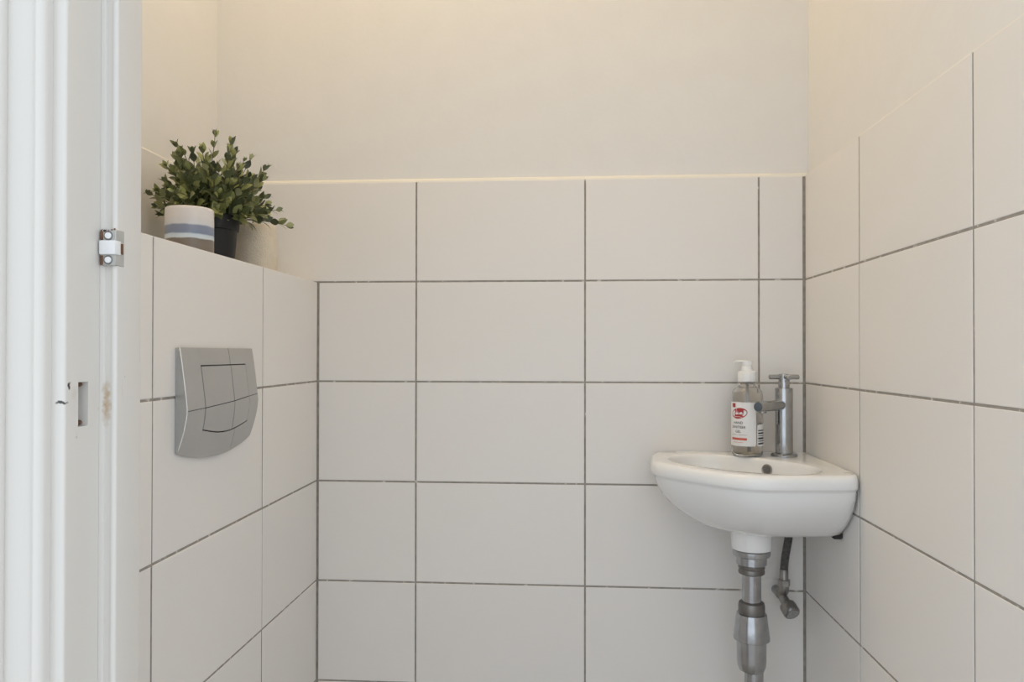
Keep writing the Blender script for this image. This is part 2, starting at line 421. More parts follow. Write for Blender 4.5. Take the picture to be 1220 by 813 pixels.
# architrave moulding on the hall side
ar = [(-.3445, .4890)] + arc(-.3493, .4825, .0048, 0, -100, 8)                    # inner roll
ar += [(-.3512, .4786), (-.3528, .4803), (-.3548, .4813), (-.3572, .4815), (-.3640, .4808), (-.3698, .4796)]   # cove and flat
ar += arc(-.3768, .4766, .0066, 25, -90, 7)                                      # outer roll
ar += [(-.3990, .4690), (-.4040, .4720), (-.4050, .4912)]
bm = bmesh.new(); extrude(bm, ar, 0, 2.10)
autosmooth(from_bm('architrave', bm, M_PAINT, door), 40)
# right jamb, mirrored about the middle of the doorway, and the head
MX = .055*2
bm = bmesh.new(); extrude(bm, [(MX - x, y) for x, y in full], 0, 2.04); autosmooth(from_bm('jamb', bm, M_PAINT, door), 30)
bm = bmesh.new(); extrude(bm, [(MX - x, y) for x, y in ar], 0, 2.10); autosmooth(from_bm('architrave', bm, M_PAINT, door), 40)
bm = bmesh.new(); box(bm, -.372, MX + .372, face_y, .558, 2.04, 2.0795); from_bm('head', bm, M_PAINT, door)
# strike slot lining
sl = bevel_box('strike_slot', (JX - .0098, JX - .0092, SLOT[1] + .0002, SLOT[0] - .0002, slot_z[0] + .0002, slot_z[1] - .0002), M_METALW, door, .0001, 1)
sl['label'] = 'worn painted metal at the back of the strike slot'
for zc, s in ((slot_z[0] + .0022, 1), (slot_z[1] - .0020, -1)):
    bm = bmesh.new()
    for k in range(16):
        cx, cy, cz = JX - .0062 + random.uniform(-.002, .002), random.uniform(SLOT[1] + .0012, SLOT[0] - .0014), zc + random.uniform(-.0007, .0009)*s
        bmesh.ops.create_icosphere(bm, subdivisions=1, radius=random.uniform(.0012, .0022), matrix=Matrix.Translation((cx, cy, cz)))
    from_bm('rust_crust', bm, M_RUST, sl)
# keeper on the stop: dark recess plate, angled plate, raised box, two screws
kz0, kz1 = 1.0925, 1.1185
kp = bevel_box('keeper', (-.3342, SX + .0006, stop_y - .0022, stop_y + .0085, kz0, kz1), M_METALW, door, .0004, 1)
kp['label'] = 'small painted metal latch keeper with screws'
bevel_box('keeper_box', (-.3332, SX + .0016, stop_y - .0050, stop_y + .0030, kz0 + .0078, kz0 + .0178), M_LIGHTW, kp, .0006, 2)
bevel_box('latch_hole', (SX + .0010, SX + .0020, stop_y + .0022, stop_y + .0052, kz0 + .0086, kz0 + .0162), M_RUST, kp, .0002, 1)
for zz0, zz1 in ((kz0 + .0004, kz0 + .0072), (kz0 + .0184, kz1 - .0016)):
    bevel_box('rust_edge', (-.3341, -.3318, stop_y - .0026, stop_y + .0006, zz0, zz1), M_RUST, kp, .0002, 1)  # dark brown strips down the left side of the keeper
bm = bmesh.new()
for k in range(16):
    bmesh.ops.create_icosphere(bm, subdivisions=1, radius=random.uniform(.0006, .0011), matrix=Matrix.Translation((random.uniform(-.3338, SX + .0004), stop_y - .0018 + random.uniform(-.0005, .001), kz1 - .0004 + random.uniform(-.0008, .0007))))
from_bm('rust_crust', bm, M_RUST, kp)
for zc in (kz0 + .0040, kz0 + .0214):
    A = axis_to((-.3278, stop_y - .0021, zc), (.15, -1, 0))
    sc_ = lathe_obj('screw', [(.0034, 0), (.0034, .0003), (.0030, .0008), (.0016, .0010)], M_SEAL, kp, 16, A)
    lathe_obj('screw_head', [(.0024, .0004), (.0022, .0015), (.0008, .0018)], M_LIGHTW, sc_, 12, A)

# ------------------------------------------------------------------ ceiling lamp (above the frame, lights the room)
lp = thing('ceiling_lamp', (-.26, 1.22, CEIL), 'round opal ceiling lamp over the toilet room', 'lamp')
lathe_obj('lamp_base', [(.07, 0), (.07, -.015), (.055, -.03)], M_LIGHTW, lp)
prof = [(.045, -.03)] + [(.10*math.sin(math.radians(a)), -.122 + .10*math.cos(math.radians(a))) for a in range(27, 180, 9)] + [(.004, -.222)]
lathe_obj('globe', prof, M_LAMP, lp)

# ------------------------------------------------------------------ corner basin
ZRIM = .840
basin = thing('corner_basin', (XR, YB, ZRIM), 'white ceramic corner hand basin fixed between back and right walls', 'basin')
def W(a, b, z): return Vector((-a, -b, z - ZRIM))           # local to the basin corner
NB = 128
def outer(th, off, gap=.0022, k=9.0):
    cc = .155 - .45*max(0, off - .02)
    dx, dy = math.cos(th), math.sin(th)
    ts = []
    def half(nx, ny, d):            # nx*a+ny*b <= d
        den = nx*dx + ny*dy
        if den > 1e-6: ts.append((d - (nx*cc + ny*cc)) / den)
    q = math.sqrt(.5)
    half(q, q, .3365 - off); nn = math.hypot(1, .10)
    half(-.10/nn, 1/nn, .284/nn - off); half(1/nn, -.10/nn, .296/nn - off)
    tc = sum(t**-k for t in ts)**(-1/k) if ts else 1e9
    tw = 1e9
    if dx < -1e-9: tw = min(tw, (gap - cc)/dx)
    if dy < -1e-9: tw = min(tw, (gap - cc)/dy)
    kk = 9.0 if dx > 0 else 22.0
    if tw < 1e8 and tc < 1e8: t = (tc**-kk + tw**-kk)**(-1/kk)
    else: t = min(tw, tc)
    return cc + dx*t, cc + dy*t
UC = .2235/math.sqrt(2)
def bowl(th, s, z):
    # superellipse in (u, v), sampled by the same angle about the bowl centre
    c, n_ = math.cos(th - math.pi/4), math.sin(th - math.pi/4)
    e = 2.25; r = ((abs(c)/.081)**e + (abs(n_)/.136)**e)**(-1/e) * s
    return UC + r*math.cos(th), UC + r*math.sin(th)
def circ(th, r, cx):
    return cx + r*math.cos(th), cx + r*math.sin(th)
DR = .1336
rings = []
TH = [2*math.pi*i/NB for i in range(NB)]
for r, z in ((.0335, .688), (.0345, .695), (.0345, .722)): rings.append([W(*circ(t, r, DR), z) for t in TH])
for off, z in ((.100, .7225), (.093, .7240), (.082, .7295), (.066, .7395), (.048, .7525), (.031, .7680), (.018, .7830), (.0095, .8000), (.0062, .8110), (.0052, .8150), (.0015, .8172), (.0004, .8195), (0, .824), (0, .829), (.0010, .8335), (.0034, .8374), (.0070, .8394), (.0115, ZRIM)):
    rings.append([W(*outer(t, off), z) for t in TH])
rings.append([(Vector(W(*outer(t, .0115), ZRIM)) + Vector(W(*bowl(t, 1.04, 0), ZRIM)))/2 for t in TH])
for s, z in ((1.03, ZRIM), (1.008, .8394), (.992, .8378), (.978, .8345), (.962, .8270), (.935, .8120), (.89, .7960), (.81, .7800), (.68, .7690), (.50, .7620), (.32, .7585), (.16, .757)):
    rings.append([W(*bowl(t, s, z), z) for t in TH])
bm = bmesh.new(); R = [[bm.verts.new(p) for p in r] for r in rings]
for a, b in zip(R, R[1:]):
    for i in range(NB): bm.faces.new((a[i], a[(i+1) % NB], b[(i+1) % NB], b[i]))
bm.faces.new(R[0][::-1]); bm.faces.new(R[-1])
autosmooth(from_bm('bowl', bm, M_CERAM, basin), 50)
dn = W(UC, UC, .7573)
lathe_obj('drain', [(.022, 0), (.022, .0015), (.016, .0022), (.012, .0005), (.004, .0003)], M_CHROME, basin, 28, Matrix.Translation(dn))
# overflow opening on the back slope of the bowl
uo = .2235 - .081*.950; ao = uo/math.sqrt(2)
A = axis_to(W(ao - .003, ao + .005, .8218), (-.70, -.70, .14))
ov = lathe_obj('overflow_hole', [(.0102, -.006), (.0102, .0004), (.0094, .0012), (.0080, .0006), (.0076, -.002)], M_CHROMED, basin, 24, A)
lathe_obj('hole_inside', [(.0078, -.0025), (.0078, .0000)], mat('overflow_inside', (.16, .155, .15), .4, .3, var=.3, bscale=300), ov, 20, A)
# bracket under the right end
bevel_box('wall_bracket', (-.016, -.0012, -.200, -.182, .7215 - ZRIM, .7330 - ZRIM), M_DARK, basin, .002, 1)

# ------------------------------------------------------------------ pillar tap
TX, TY = XR - .0557, YB - .0557
tap = thing('pillar_tap', (TX, TY, ZRIM), 'chrome pillar tap with cross handle standing on the corner basin', 'tap')
lathe_obj('base_flange', [(.0195, 0), (.0238, .0004), (.0238, .0030), (.0215, .0050), (.0165, .0066)], M_CHROME, tap, 40)
lathe_obj('body', [(.0155, .0062), (.0155, .1240), (.0150, .1255), (.0138, .1262)], M_CHROME, tap, 40)
lathe_obj('valve_stem', [(.0100, .126), (.0100, .139), (.0094, .1400)], M_CHROME, tap, 28)
d45 = Vector((-1, -1, 0)).normalized()
bm = bmesh.new(); tube(bm, [d45*.010 + Vector((0, 0, .0945)), d45*.018 + Vector((0, 0, .0945)), d45*.085 + Vector((0, 0, .0950)), d45*.0880 + Vector((0, 0, .0950))], [.0100, .0096, .0094, .0086], 24)
sp = autosmooth(from_bm('spout', bm, M_CHROME, tap), 40)
A = axis_to(d45*.0878 + Vector((0, 0, .0950)), d45)
cap_ = lathe_obj('spout_cap', [(.0086, -.001), (.0084, .0006), (.0070, .0012), (.002, .0016)], mat('blue_grey_cap', (.10, .125, .15), .35, .2, var=.1), sp, 24, A)
A = axis_to(d45*.0745 + Vector((0, 0, .0890)), (0, 0, -1))
lathe_obj('aerator', [(.0075, 0), (.0075, .0055), (.006, .0062)], M_CHROMED, sp, 20, A)
hd = thing  # (handle built as one cross-shaped part)
bm = bmesh.new()
hub = Matrix.Translation((0, 0, .138)); lathe(bm, [(.0092, 0), (.0098, .003), (.0098, .0105), (.0085, .0135), (.003, .0145)], 24, hub)
rot = math.radians(6)
for k in range(2):
    dv_ = Vector((math.cos(rot + k*math.pi/2), math.sin(rot + k*math.pi/2), 0)); o_ = Vector((0, 0, .1462))
    tube(bm, [o_ - dv_*.0278, o_ - dv_*.0270, o_ + dv_*.0270, o_ + dv_*.0278], [.0036, .0044, .0044, .0036], 16)
autosmooth(from_bm('cross_handle', bm, M_CHROME, tap), 40)

# ------------------------------------------------------------------ sanitiser bottle
BX, BY = .3350, 1.4405
BR = .0285
bot = thing('pump_bottle', (BX, BY, ZRIM), 'clear pump bottle of hand sanitiser with red and white label, on the basin rim', 'bottle')
prof = [(.010, .0022), (.021, .0006), (.0255, .0012), (.0280, .0050), (BR, .0100), (BR, .1080), (.0281, .1140), (.0264, .1195), (.0230, .1240), (.0180, .1270), (.0150, .1290), (.0150, .1385)]
inner = [(r_ - .0012, z_ + (.0016 if i_ < 4 else 0)) for i_, (r_, z_) in enumerate(prof)]
bm = bmesh.new(); lathe(bm, prof + inner[::-1], 56, cap=False)
bm.verts.ensure_lookup_table(); nv = len(bm.verts)
bm.faces.new([bm.verts[i] for i in range(56)][::-1]); bm.faces.new([bm.verts[i] for i in range(nv - 56, nv)])
autosmooth(from_bm('bottle_body', bm, M_CLEAR, bot), 60)
gel = [(max(r_ - .0002, .001), z_ + .0002) for r_, z_ in inner if z_ < .118] + [(.0262, .1175), (.012, .1172)]
lathe_obj('gel', gel, mat('clear_gel', (.995, .993, .98), .02, trans=1.0, ior=1.14), bot, 56, ang=60)
bm = bmesh.new(); tube(bm, [(.004, .003, .008), (.002, .001, .08), (0, 0, .139)], .0028, 12)
from_bm('dip_tube', bm, mat('pale_tube', (.75, .74, .72), .3, trans=.3), bot, smooth=True)
pc = lathe_obj('pump_collar', [(.0140, .1375), (.0168, .1378), (.0170, .1390), (.0170, .1535), (.0160, .1560), (.0110, .1580), (.0105, .1600), (.0100, .1660), (.0085, .1675)], M_PUMP, bot, 40)
lathe_obj('neck_ring', [(.0158, .1340), (.0172, .1344), (.0172, .1356), (.0158, .1360)], mat('clear_ring', (.55, .54, .51), .2, trans=.6), bot, 40)
bm = bmesh.new()
lathe(bm, [(.0088, .167), (.0094, .1700), (.0098, .1745), (.0088, .1762)], 28)
vdir = Vector((-.985, .17, 0)); side = Vector((-vdir.y, vdir.x, 0))
sec = []
for t, w, h, z in ((.0, .0080, .0030, .1745), (.012, .0070, .0028, .1750), (.020, .0050, .0024, .1745), (.0232, .0040, .0020, .1728), (.0240, .0036, .0016, .1700)):
    c_ = vdir*t + Vector((0, 0, z))
    sec.append([bm.verts.new(c_ + side*w*math.cos(q) + Vector((0, 0, h*math.sin(q)))) for q in [2*math.pi*i/14 for i in range(14)]])
for a, b in zip(sec, sec[1:]):
    for i in range(14): bm.faces.new((a[i], a[(i+1) % 14], b[(i+1) % 14], b[i]))
bm.faces.new(sec[0][::-1]); bm.faces.new(sec[-1])
autosmooth(from_bm('pump_head', bm, M_PUMP, bot), 45)
# angle helpers: phi = 0 looks at the doorway, positive to the right along the bottle
base_ang = math.atan2(-BY, -BX)
def on_label(s, h, lift):
    """s arc metres from label centre, h height above the rim"""
    ph = base_ang + math.radians(-33) + s/BR
    return Vector(((BR + lift)*math.cos(ph), (BR + lift)*math.sin(ph), h))
def patch(name, s0, s1, h0, h1, lift, material, parent, thick=.00012, n=24, rnd=0.0):
    bm = bmesh.new(); g = []
    for i in range(n+1):
        s = s0 + (s1-s0)*i/n; col_ = []
        for h in (h0, h1):
            hh = h
            if rnd:
                dd = min(s - s0, s1 - s); 
                if dd < rnd: hh = h + (1 if h == h0 else -1)*(rnd - math.sqrt(max(0, rnd*rnd - (rnd-dd)**2)))
            col_.append((bm.verts.new(on_label(s, hh, lift)), bm.verts.new(on_label(s, hh, lift - thick))))
        g.append(col_)
    for a, b in zip(g, g[1:]):
        bm.faces.new((a[0][0], b[0][0], b[1][0], a[1][0])); bm.faces.new((a[0][1], a[1][1], b[1][1], b[0][1]))
        bm.faces.new((a[0][0], a[0][1], b[0][1], b[0][0])); bm.faces.new((a[1][0], b[1][0], b[1][1], a[1][1]))
    for e in (g[0], g[-1]): bm.faces.new((e[0][0], e[1][0], e[1][1], e[0][1]))
    return from_bm(name, bm, material, parent, smooth=False)
def text_on(name, txt, s_c, h_c, size, lift, material, parent, xscale=1.0, shear=0.0, bold=0.0):
    cu = bpy.data.curves.new('t', 'FONT'); cu.body = txt; cu.size = size; cu.align_x = 'CENTER'; cu.align_y = 'CENTER'; cu.shear = shear; cu.offset = bold
    cu.resolution_u = 3
    ob = bpy.data.objects.new('t', cu); COL.objects.link(ob)
    dg = bpy.context.evaluated_depsgraph_get(); me = bpy.data.meshes.new_from_object(ob.evaluated_get(dg))
    bpy.data.objects.remove(ob); bpy.data.curves.remove(cu)
    bm = bmesh.new(); bm.from_mesh(me); bpy.data.meshes.remove(me)
    bmesh.ops.triangulate(bm, faces=bm.faces[:])
    for v in bm.verts: v.co = on_label(s_c + v.co.x*xscale, h_c + v.co.y, lift)
    me = bpy.data.meshes.new(name); bm.to_mesh(me); bm.free()
    return link(name, me, material, parent)
HL = math.radians(66)*BR
lab = patch('front_label', -HL, HL, .0200, .1005, .0003, M_LABEL, bot, n=36, rnd=.004)
patch('corner_tag', -.0145, -.0060, .0905, .0980, .0005, M_RED, lab)
# oval emblem
def oval(name, s_c, h_c, rw, rh, lift, material, parent, tilt=.12):
    bm = bmesh.new(); n = 40
    c_ = bm.verts.new(on_label(s_c, h_c, lift)); mid = []; rim = []
    for i in range(n):
        t = 2*math.pi*i/n; x, y = rw*math.cos(t), rh*math.sin(t)
        mid.append(bm.verts.new(on_label(s_c + x*.5, h_c + (y + tilt*x)*.5, lift))); rim.append(bm.verts.new(on_label(s_c + x, h_c + y + tilt*x, lift)))
    for i in range(n):
        j = (i+1) % n; bm.faces.new((c_, mid[i], mid[j])); bm.faces.new((mid[i], rim[i], rim[j], mid[j]))
    return from_bm(name, bm, material, parent)
em = oval('emblem', .001, .0800, .0160, .0098, .00045, M_RED, lab)
def stroke(pts, w):
    bm = bmesh.new()
    L_ = []
    for i, p in enumerate(pts):
        q0, q1 = pts[max(i-1, 0)], pts[min(i+1, len(pts)-1)]; t = Vector((q1[0]-q0[0], q1[1]-q0[1])).normalized(); n = Vector((-t.y, t.x))*w/2
        L_.append((bm.verts.new(on_label(p[0]+n.x, p[1]+n.y, .00062)), bm.verts.new(on_label(p[0]-n.x, p[1]-n.y, .00062))))
    for a, b in zip(L_, L_[1:]): bm.faces.new((a[0], b[0], b[1], a[1]))
    return from_bm('emblem_line', bm, M_WHITEINK, em)
stroke([(-.0040 + .0004*i, .0897 - .0018*i + .00006*i*i) for i in range(10)], .0007)
stroke([(-.0100 + .0030*i, .0725 + .0008*i - .00012*i*i) for i in range(7)], .0007)
text_on('emblem_text', 'Lifebuoy', .001, .0800, .0076, .0007, M_WHITEINK, em, xscale=.84, shear=.2)
text_on('label_text', 'HAND', -.0005, .0625, .0066, .00055, M_INK, lab, bold=.00006)
text_on('label_text', 'SANITISER', -.0005, .0545, .0066, .00055, M_INK, lab, xscale=.94, bold=.00006)
text_on('label_text', 'GEL', -.0005, .0465, .0066, .00055, M_INK, lab, bold=.00006)
patch('rule_line', -.0160, .0160, .0405, .0409, .0005, M_INK, lab)
patch('colour_bar', -.0160, .0160, .0310, .0352, .0005, M_ORANGE, lab)
patch('small_print', -.0110, .0090, .0265, .0271, .0005, M_ORANGE, lab)
bl = patch('back_label', HL + .0022, HL + .058, .0200, .0600, .0003, M_LABEL, bot, n=24, rnd=.003)
zz = .0235
for wv in (.0030, .0016, .0034, .0014, .0030, .0022):
    patch('barcode_bar', HL + .0042, HL + .022, zz, zz + wv, .0005, M_INK, bl); zz += wv + .0024

# ------------------------------------------------------------------ drain trap
DX, DY = XR - DR, YB - DR
trap = thing('bottle_trap', (DX, DY, 0), 'chrome drain pipe and bottle trap below the corner basin', 'drain pipe')
def tp(name, prof, material): return lathe_obj(name, prof, material, trap, 36)
tp('top_flange', [(.0255, .6745), (.0310, .6760), (.0318, .6790), (.0318, .6850), (.0300, .6875)], M_CHROME)
tp('top_nut', [(.0240, .6600), (.0255, .6612), (.0255, .6740), (.0240, .6752)], M_CHROME)
tp('collar', [(.0200, .6435), (.0222, .6450), (.0226, .6480), (.0212, .6525), (.0226, .6545), (.0226, .6600), (.0205, .6612)], M_SEAL)
tp('pipe', [(.0162, .5800), (.0162, .6450)], M_CHROME)
tp('collar', [(.0205, .5730), (.0222, .5745), (.0226, .5780), (.0226, .5885), (.0214, .5935), (.0175, .5960)], M_SEAL)
tp('cone', [(.0280, .5285), (.0308, .5300), (.0310, .5330), (.0262, .5705), (.0252, .5745), (.020, .5760)], M_CHROME)
tp('cup', [(.0165, .4735), (.0215, .4765), (.0240, .4830), (.0250, .4930), (.0252, .5300)], M_CHROME)
lathe_obj('lower_pipe', [(.0162, .0), (.0162, .4765)], M_CHROME, trap, 32, Matrix.Translation((.004, 0, 0)))

# ------------------------------------------------------------------ angle valve and hose
VX, VY, VZ = .404, YB, .588
val = thing('angle_valve', (VX, VY, VZ), 'small chrome angle valve on the back wall under the basin', 'valve')
A = axis_to((-.010, 0, -.013), (0, -1, 0))
lathe_obj('wall_rose', [(.024, 0), (.0238, .0012), (.021, .0026), (.010, .0034)], M_TILE, val, 32, A)
bm = bmesh.new(); tube(bm, [(-.004, -.001, -.010), (-.003, -.020, -.010), (-.002, -.034, -.009), (.000, -.040, .000), (.001, -.0425, .010)], [.0080, .0084, .0112, .0108, .0095], 18)
autosmooth(from_bm('valve_body', bm, M_CHROMED, val), 50)
bm = bmesh.new(); lathe(bm, [(.0098, 0), (.0112, .0012), (.0112, .0118), (.0100, .0130)], 6, Matrix.Translation((.001, -.043, .008)))
from_bm('compression_nut', bm, M_CHROMED, val)
A = axis_to((-.001, -.036, -.012), (.22, -.80, -.52))
lathe_obj('valve_neck', [(.0085, 0), (.0085, .026)], M_CHROMED, val, 24, A)
lathe_obj('valve_knob', [(.0105, .020), (.0145, .0220), (.0152, .0250), (.0152, .0400), (.0140, .0425), (.012, .0430)], M_CHROMED, val, 12, A, ang=50)
lathe_obj('knob_cap', [(.0112, .0426), (.0112, .0436), (.0100, .0442)], M_CHROME, val, 24, A)
bm = bmesh.new(); pts = bez((VX + .001, VY - .043, VZ + .036), (VX + .002, VY - .043, VZ + .075), (VX + .0125, VY - .044, VZ + .09), (VX + .012, VY - .046, VZ + .150), 16)
tube(bm, pts, .0072, 16)
hose = autosmooth(from_bm('supply_hose', bm, M_HOSE), 50)
tag(hose, 'dark grey braided supply hose rising from the valve behind the basin', 'hose')
bm = bmesh.new(); tube(bm, [(VX + .001, VY - .043, VZ + .0205), (VX + .001, VY - .043, VZ + .039)], .0078, 18)
autosmooth(from_bm('ferrule', bm, M_CHROMED, hose), 50)

# ------------------------------------------------------------------ flush plate
fl = thing('flush_plate', (XL, 1.05, .89), 'satin grey flush plate with two push buttons on the tiled half wall', 'flush plate')
Y0, Y1, ZP1 = .939, 1.163, 1.0365
ZC = .957
def zbot(y):
    t = (y - Y0)/(Y1 - Y0); return .9010 - .0165*math.sin(math.pi*max(0, min(1, t)))**.8
def prot(y, z):
    """height of the face above the tiles"""
    if z >= ZC: t = (ZP1 - z)/(ZP1 - ZC); p = .0075 + (.0182 - .0075)*(t**.85)
    else:
        t = (ZC - z)/(ZC - zbot(y)); p = .0182 - (.0182 - .0050)*(t**1.55)
    s = (y - (Y0 + Y1)/2)/((Y1 - Y0)/2)
    return p - .0012*s*s
def P(y, z, d=0): return Vector((prot(y, z) + d, y - 1.05, z - .89))
def face_patch(name, ya, yb, za, zb, material, parent, d=0.0, thick=.0025, ny=14, nz=12, ch=.0004):
    """curved slab; za / zb may be functions of y; front edges chamfered"""
    fa = za if callable(za) else (lambda y: za); fb = zb if callable(zb) else (lambda y: zb)
    bm = bmesh.new()
    def grid(dd, ins):
        g = []
        for i in range(ny+1):
            y = ya + ins + (yb - ya - 2*ins)*i/ny
            lo, hi = fa(y) + ins, fb(y) - ins
            zs = [lo + (hi - lo)*j/nz for j in range(nz+1)]
            if lo < ZC - .004 and hi > ZC + .004:       # keep the fold crisp
                j = min(range(1, nz), key=lambda q: abs(zs[q] - ZC)); zs[j] = ZC
            g.append([bm.verts.new(P(y, q, dd)) for q in zs])
        return g
    F = grid(d, ch); Bk = grid(d - thick, 0)
    for i in range(ny):
        for j in range(nz):
            bm.faces.new((F[i][j], F[i+1][j], F[i+1][j+1], F[i][j+1])); bm.faces.new((Bk[i][j], Bk[i][j+1], Bk[i+1][j+1], Bk[i+1][j]))
    def rim(g): return [g[i][0] for i in range(ny+1)] + [g[ny][j] for j in range(1, nz+1)] + [g[i][nz] for i in range(ny-1, -1, -1)] + [g[0][j] for j in range(nz-1, 0, -1)]
    a, b = rim(F), rim(Bk); n = len(a)
    for i in range(n): bm.faces.new((a[i], b[i], b[(i+1) % n], a[(i+1) % n]))
    return autosmooth(from_bm(name, bm, material, parent), 12)
# body behind (sides + dark bed)
bm = bmesh.new(); ny, nz = 20, 16; F = []; Bk = []
for i in range(ny+1):
    y = Y0 + .0006 + (Y1 - Y0 - .0012)*i/ny; lo, hi = zbot(y) + .0006, ZP1 - .0006
    F.append([bm.verts.new(P(y, lo + (hi-lo)*j/nz, -.0018)) for j in range(nz+1)])
    Bk.append([bm.verts.new(Vector((0.0004, y - 1.05, lo + (hi-lo)*j/nz - .89))) for j in range(nz+1)])
for i in range(ny):
    for j in range(nz):
        bm.faces.new((F[i][j], F[i+1][j], F[i+1][j+1], F[i][j+1])); bm.faces.new((Bk[i][j], Bk[i][j+1], Bk[i+1][j+1], Bk[i+1][j]))
def rim2(g): return [g[i][0] for i in range(ny+1)] + [g[ny][j] for j in range(1, nz+1)] + [g[i][nz] for i in range(ny-1, -1, -1)] + [g[0][j] for j in range(nz-1, 0, -1)]
a, b = rim2(F), rim2(Bk); n = len(a)
for i in range(n): bm.faces.new((a[i], b[i], b[(i+1) % n], a[(i+1) % n]))
me_o = from_bm('plate_body', bm, M_PLATE_S, fl); me_o.data.materials.append(M_DARK)
for p in me_o.data.polygons:
    if p.normal.x > .7: p.material_index = 1
bm = bmesh.new(); tube(bm, [P(Y0 + .0002, zbot(Y0) + (ZP1 - zbot(Y0))*i/24, -.0002) for i in range(25)], .0008, 8)  # bright tube added along the left edge, a highlight put into the colour
from_bm('edge_trim', bm, mat('bright_edge_metal', (.80, .80, .79), .25, .5, var=.02), fl, smooth=True)
BY0, BY1, BZ1, SPL = .9865, 1.1290, 1.0125, 1.0760
G = .0007
def bzb(y):
    t = (y - BY0)/(BY1 - BY0); return .9265 - .0090*math.sin(math.pi*max(0, min(1, t)))
fr_bits = [('plate_frame', Y0, BY0 - G, zbot, ZP1), ('plate_frame', BY1 + .0003, Y1, zbot, ZP1),
           ('plate_frame', BY0 - G, SPL - .0007, BZ1 + G, ZP1), ('plate_frame', SPL + .0007, BY1 + .0003, BZ1 + G, ZP1),
           ('plate_frame', BY0 - G, 1.088, zbot, lambda y: bzb(y) - G), ('plate_frame', 1.0888, BY1 + .0003, zbot, lambda y: bzb(y) - G)]
for nm, ya, yb, za, zb in fr_bits: face_patch(nm, ya, yb, za, zb, M_PLATE, fl, ch=.00001)
face_patch('large_button', BY0 + G, SPL - .0010, lambda y: bzb(y) + G, BZ1 - G, M_PLATE, fl, d=.0004, ch=.0004)
face_patch('small_button', SPL + .0008, BY1 - .0002, lambda y: bzb(y) + G, BZ1 - G, M_PLATE, fl, d=.0001, ch=.0004)
def crease(y0, z0, y1, z1, d, w=.0009, parent=fl):  # dark strip laid on the face, painting in the shade of the crease
    bm = bmesh.new(); n = 10; R_ = []
    for i in range(n+1):
        y, z_ = y0 + (y1-y0)*i/n, z0 + (z1-z0)*i/n
        R_.append([bm.verts.new(P(y, z_ + dz, d + dd)) for dz, dd in ((-w/2, -.001), (-w/2, .00012), (w/2, .00012), (w/2, -.001))])
    for a, b in zip(R_, R_[1:]):
        for i in range(4): bm.faces.new((a[i], a[(i+1) % 4], b[(i+1) % 4], b[i]))
    bm.faces.new(R_[0]); bm.faces.new(R_[-1][::-1])
    return from_bm('crease_line', bm, M_DARK, parent)
crease(Y0 + .002, .9545, BY0 - G, .9560, 0, .0008); crease(BY0 + G, .9560, SPL - G, .9600, .0004, .0011)
crease(SPL + G, .9600, BY1 - .001, .9640, .0001, .0011); crease(BY1 + .001, .9640, Y1 - .001, .9660, 0, .0008)

# ------------------------------------------------------------------ things on the ledge
cup = thing('ceramic_cup', (-.5645, 1.1035, ZL), 'small white ceramic cup with blue band and brown foot, on the ledge', 'cup')
bm = bmesh.new()
lathe(bm, [(.029, 0), (.0325, .0008), (.0340, .003), (.0345, .008), (.0345, .0685), (.0340, .0722), (.0328, .0735), (.0315, .0722), (.0310, .068), (.0305, .006), (.004, .005)], 48)
autosmooth(from_bm('cup_body', bm, M_CUP, cup), 40)

roll = thing('toilet_roll', (-.5790, 1.3830, ZL), 'cream embossed toilet paper roll standing on the ledge beside the black pot', 'toilet roll')
bm = bmesh.new()
lathe(bm, [(.0200, .002), (.0385, .001), (.0392, .003), (.0386, .040), (.0368, .086), (.0352, .0930), (.0330, .0952), (.0205, .0950)], 48, cap=False)
lathe(bm, [(.0200, .002), (.0205, .0950)], 48, cap=False)
bmesh.ops.remove_doubles(bm, verts=bm.verts[:], dist=1e-5)
autosmooth(from_bm('paper', bm, M_ROLL, roll), 45)
bm = bmesh.new(); lathe(bm, [(.0200, .001), (.0203, .0955), (.0190, .0955), (.0188, .001), (.0200, .001)], 32, cap=False)
autosmooth(from_bm('cardboard_core', bm, M_CARD, roll), 45)

# potted plant
PXc, PYc = -.600, 1.250
plant = thing('potted_plant', (PXc, PYc, ZL), 'bushy small-leaved green plant in a black plastic pot on the ledge', 'plant')
lathe_obj('pot', [(.030, 0), (.0345, .0008), (.0352, .003), (.0405, .0640), (.0432, .0650), (.0450, .0860), (.0445, .0890), (.0425, .0890), (.0415, .078)], M_BLACKPOT, plant, 44)
lathe_obj('soil', [(.040, .070), (.0408, .076), (.02, .080), (.002, .081)], M_SOIL, plant, 28)
def leaf_mesh():
    rows_ = [(0, .02), (.14, .19), (.34, .325), (.54, .335), (.76, .215), (.92, .07)]
    bm = bmesh.new(); prev = None
    for t, w in rows_:
        zc = .10*math.sin(t*2.6) - .02
        r = [bm.verts.new((-w, t, zc + .16*w)), bm.verts.new((0, t, zc)), bm.verts.new((w, t, zc + .16*w))]
        if prev:
            bm.faces.new((prev[0], prev[1], r[1], r[0])); bm.faces.new((prev[1], prev[2], r[2], r[1]))
        prev = r
    tip = bm.verts.new((0, 1.0, .03)); bm.faces.new((prev[0], prev[1], tip)); bm.faces.new((prev[1], prev[2], tip))
    for f in bm.faces: f.smooth = True
    bmesh.ops.recalc_face_normals(bm, faces=bm.faces[:])
    if sum(f.normal.z for f in bm.faces) < 0: bmesh.ops.reverse_faces(bm, faces=bm.faces[:])
    me = bpy.data.meshes.new('leaf'); bm.to_mesh(me); bm.free(); me.materials.append(M_LEAF); return me
LEAF = leaf_mesh()
rnd = random.Random(23)
leaves = []; stems = []
base_z = .078
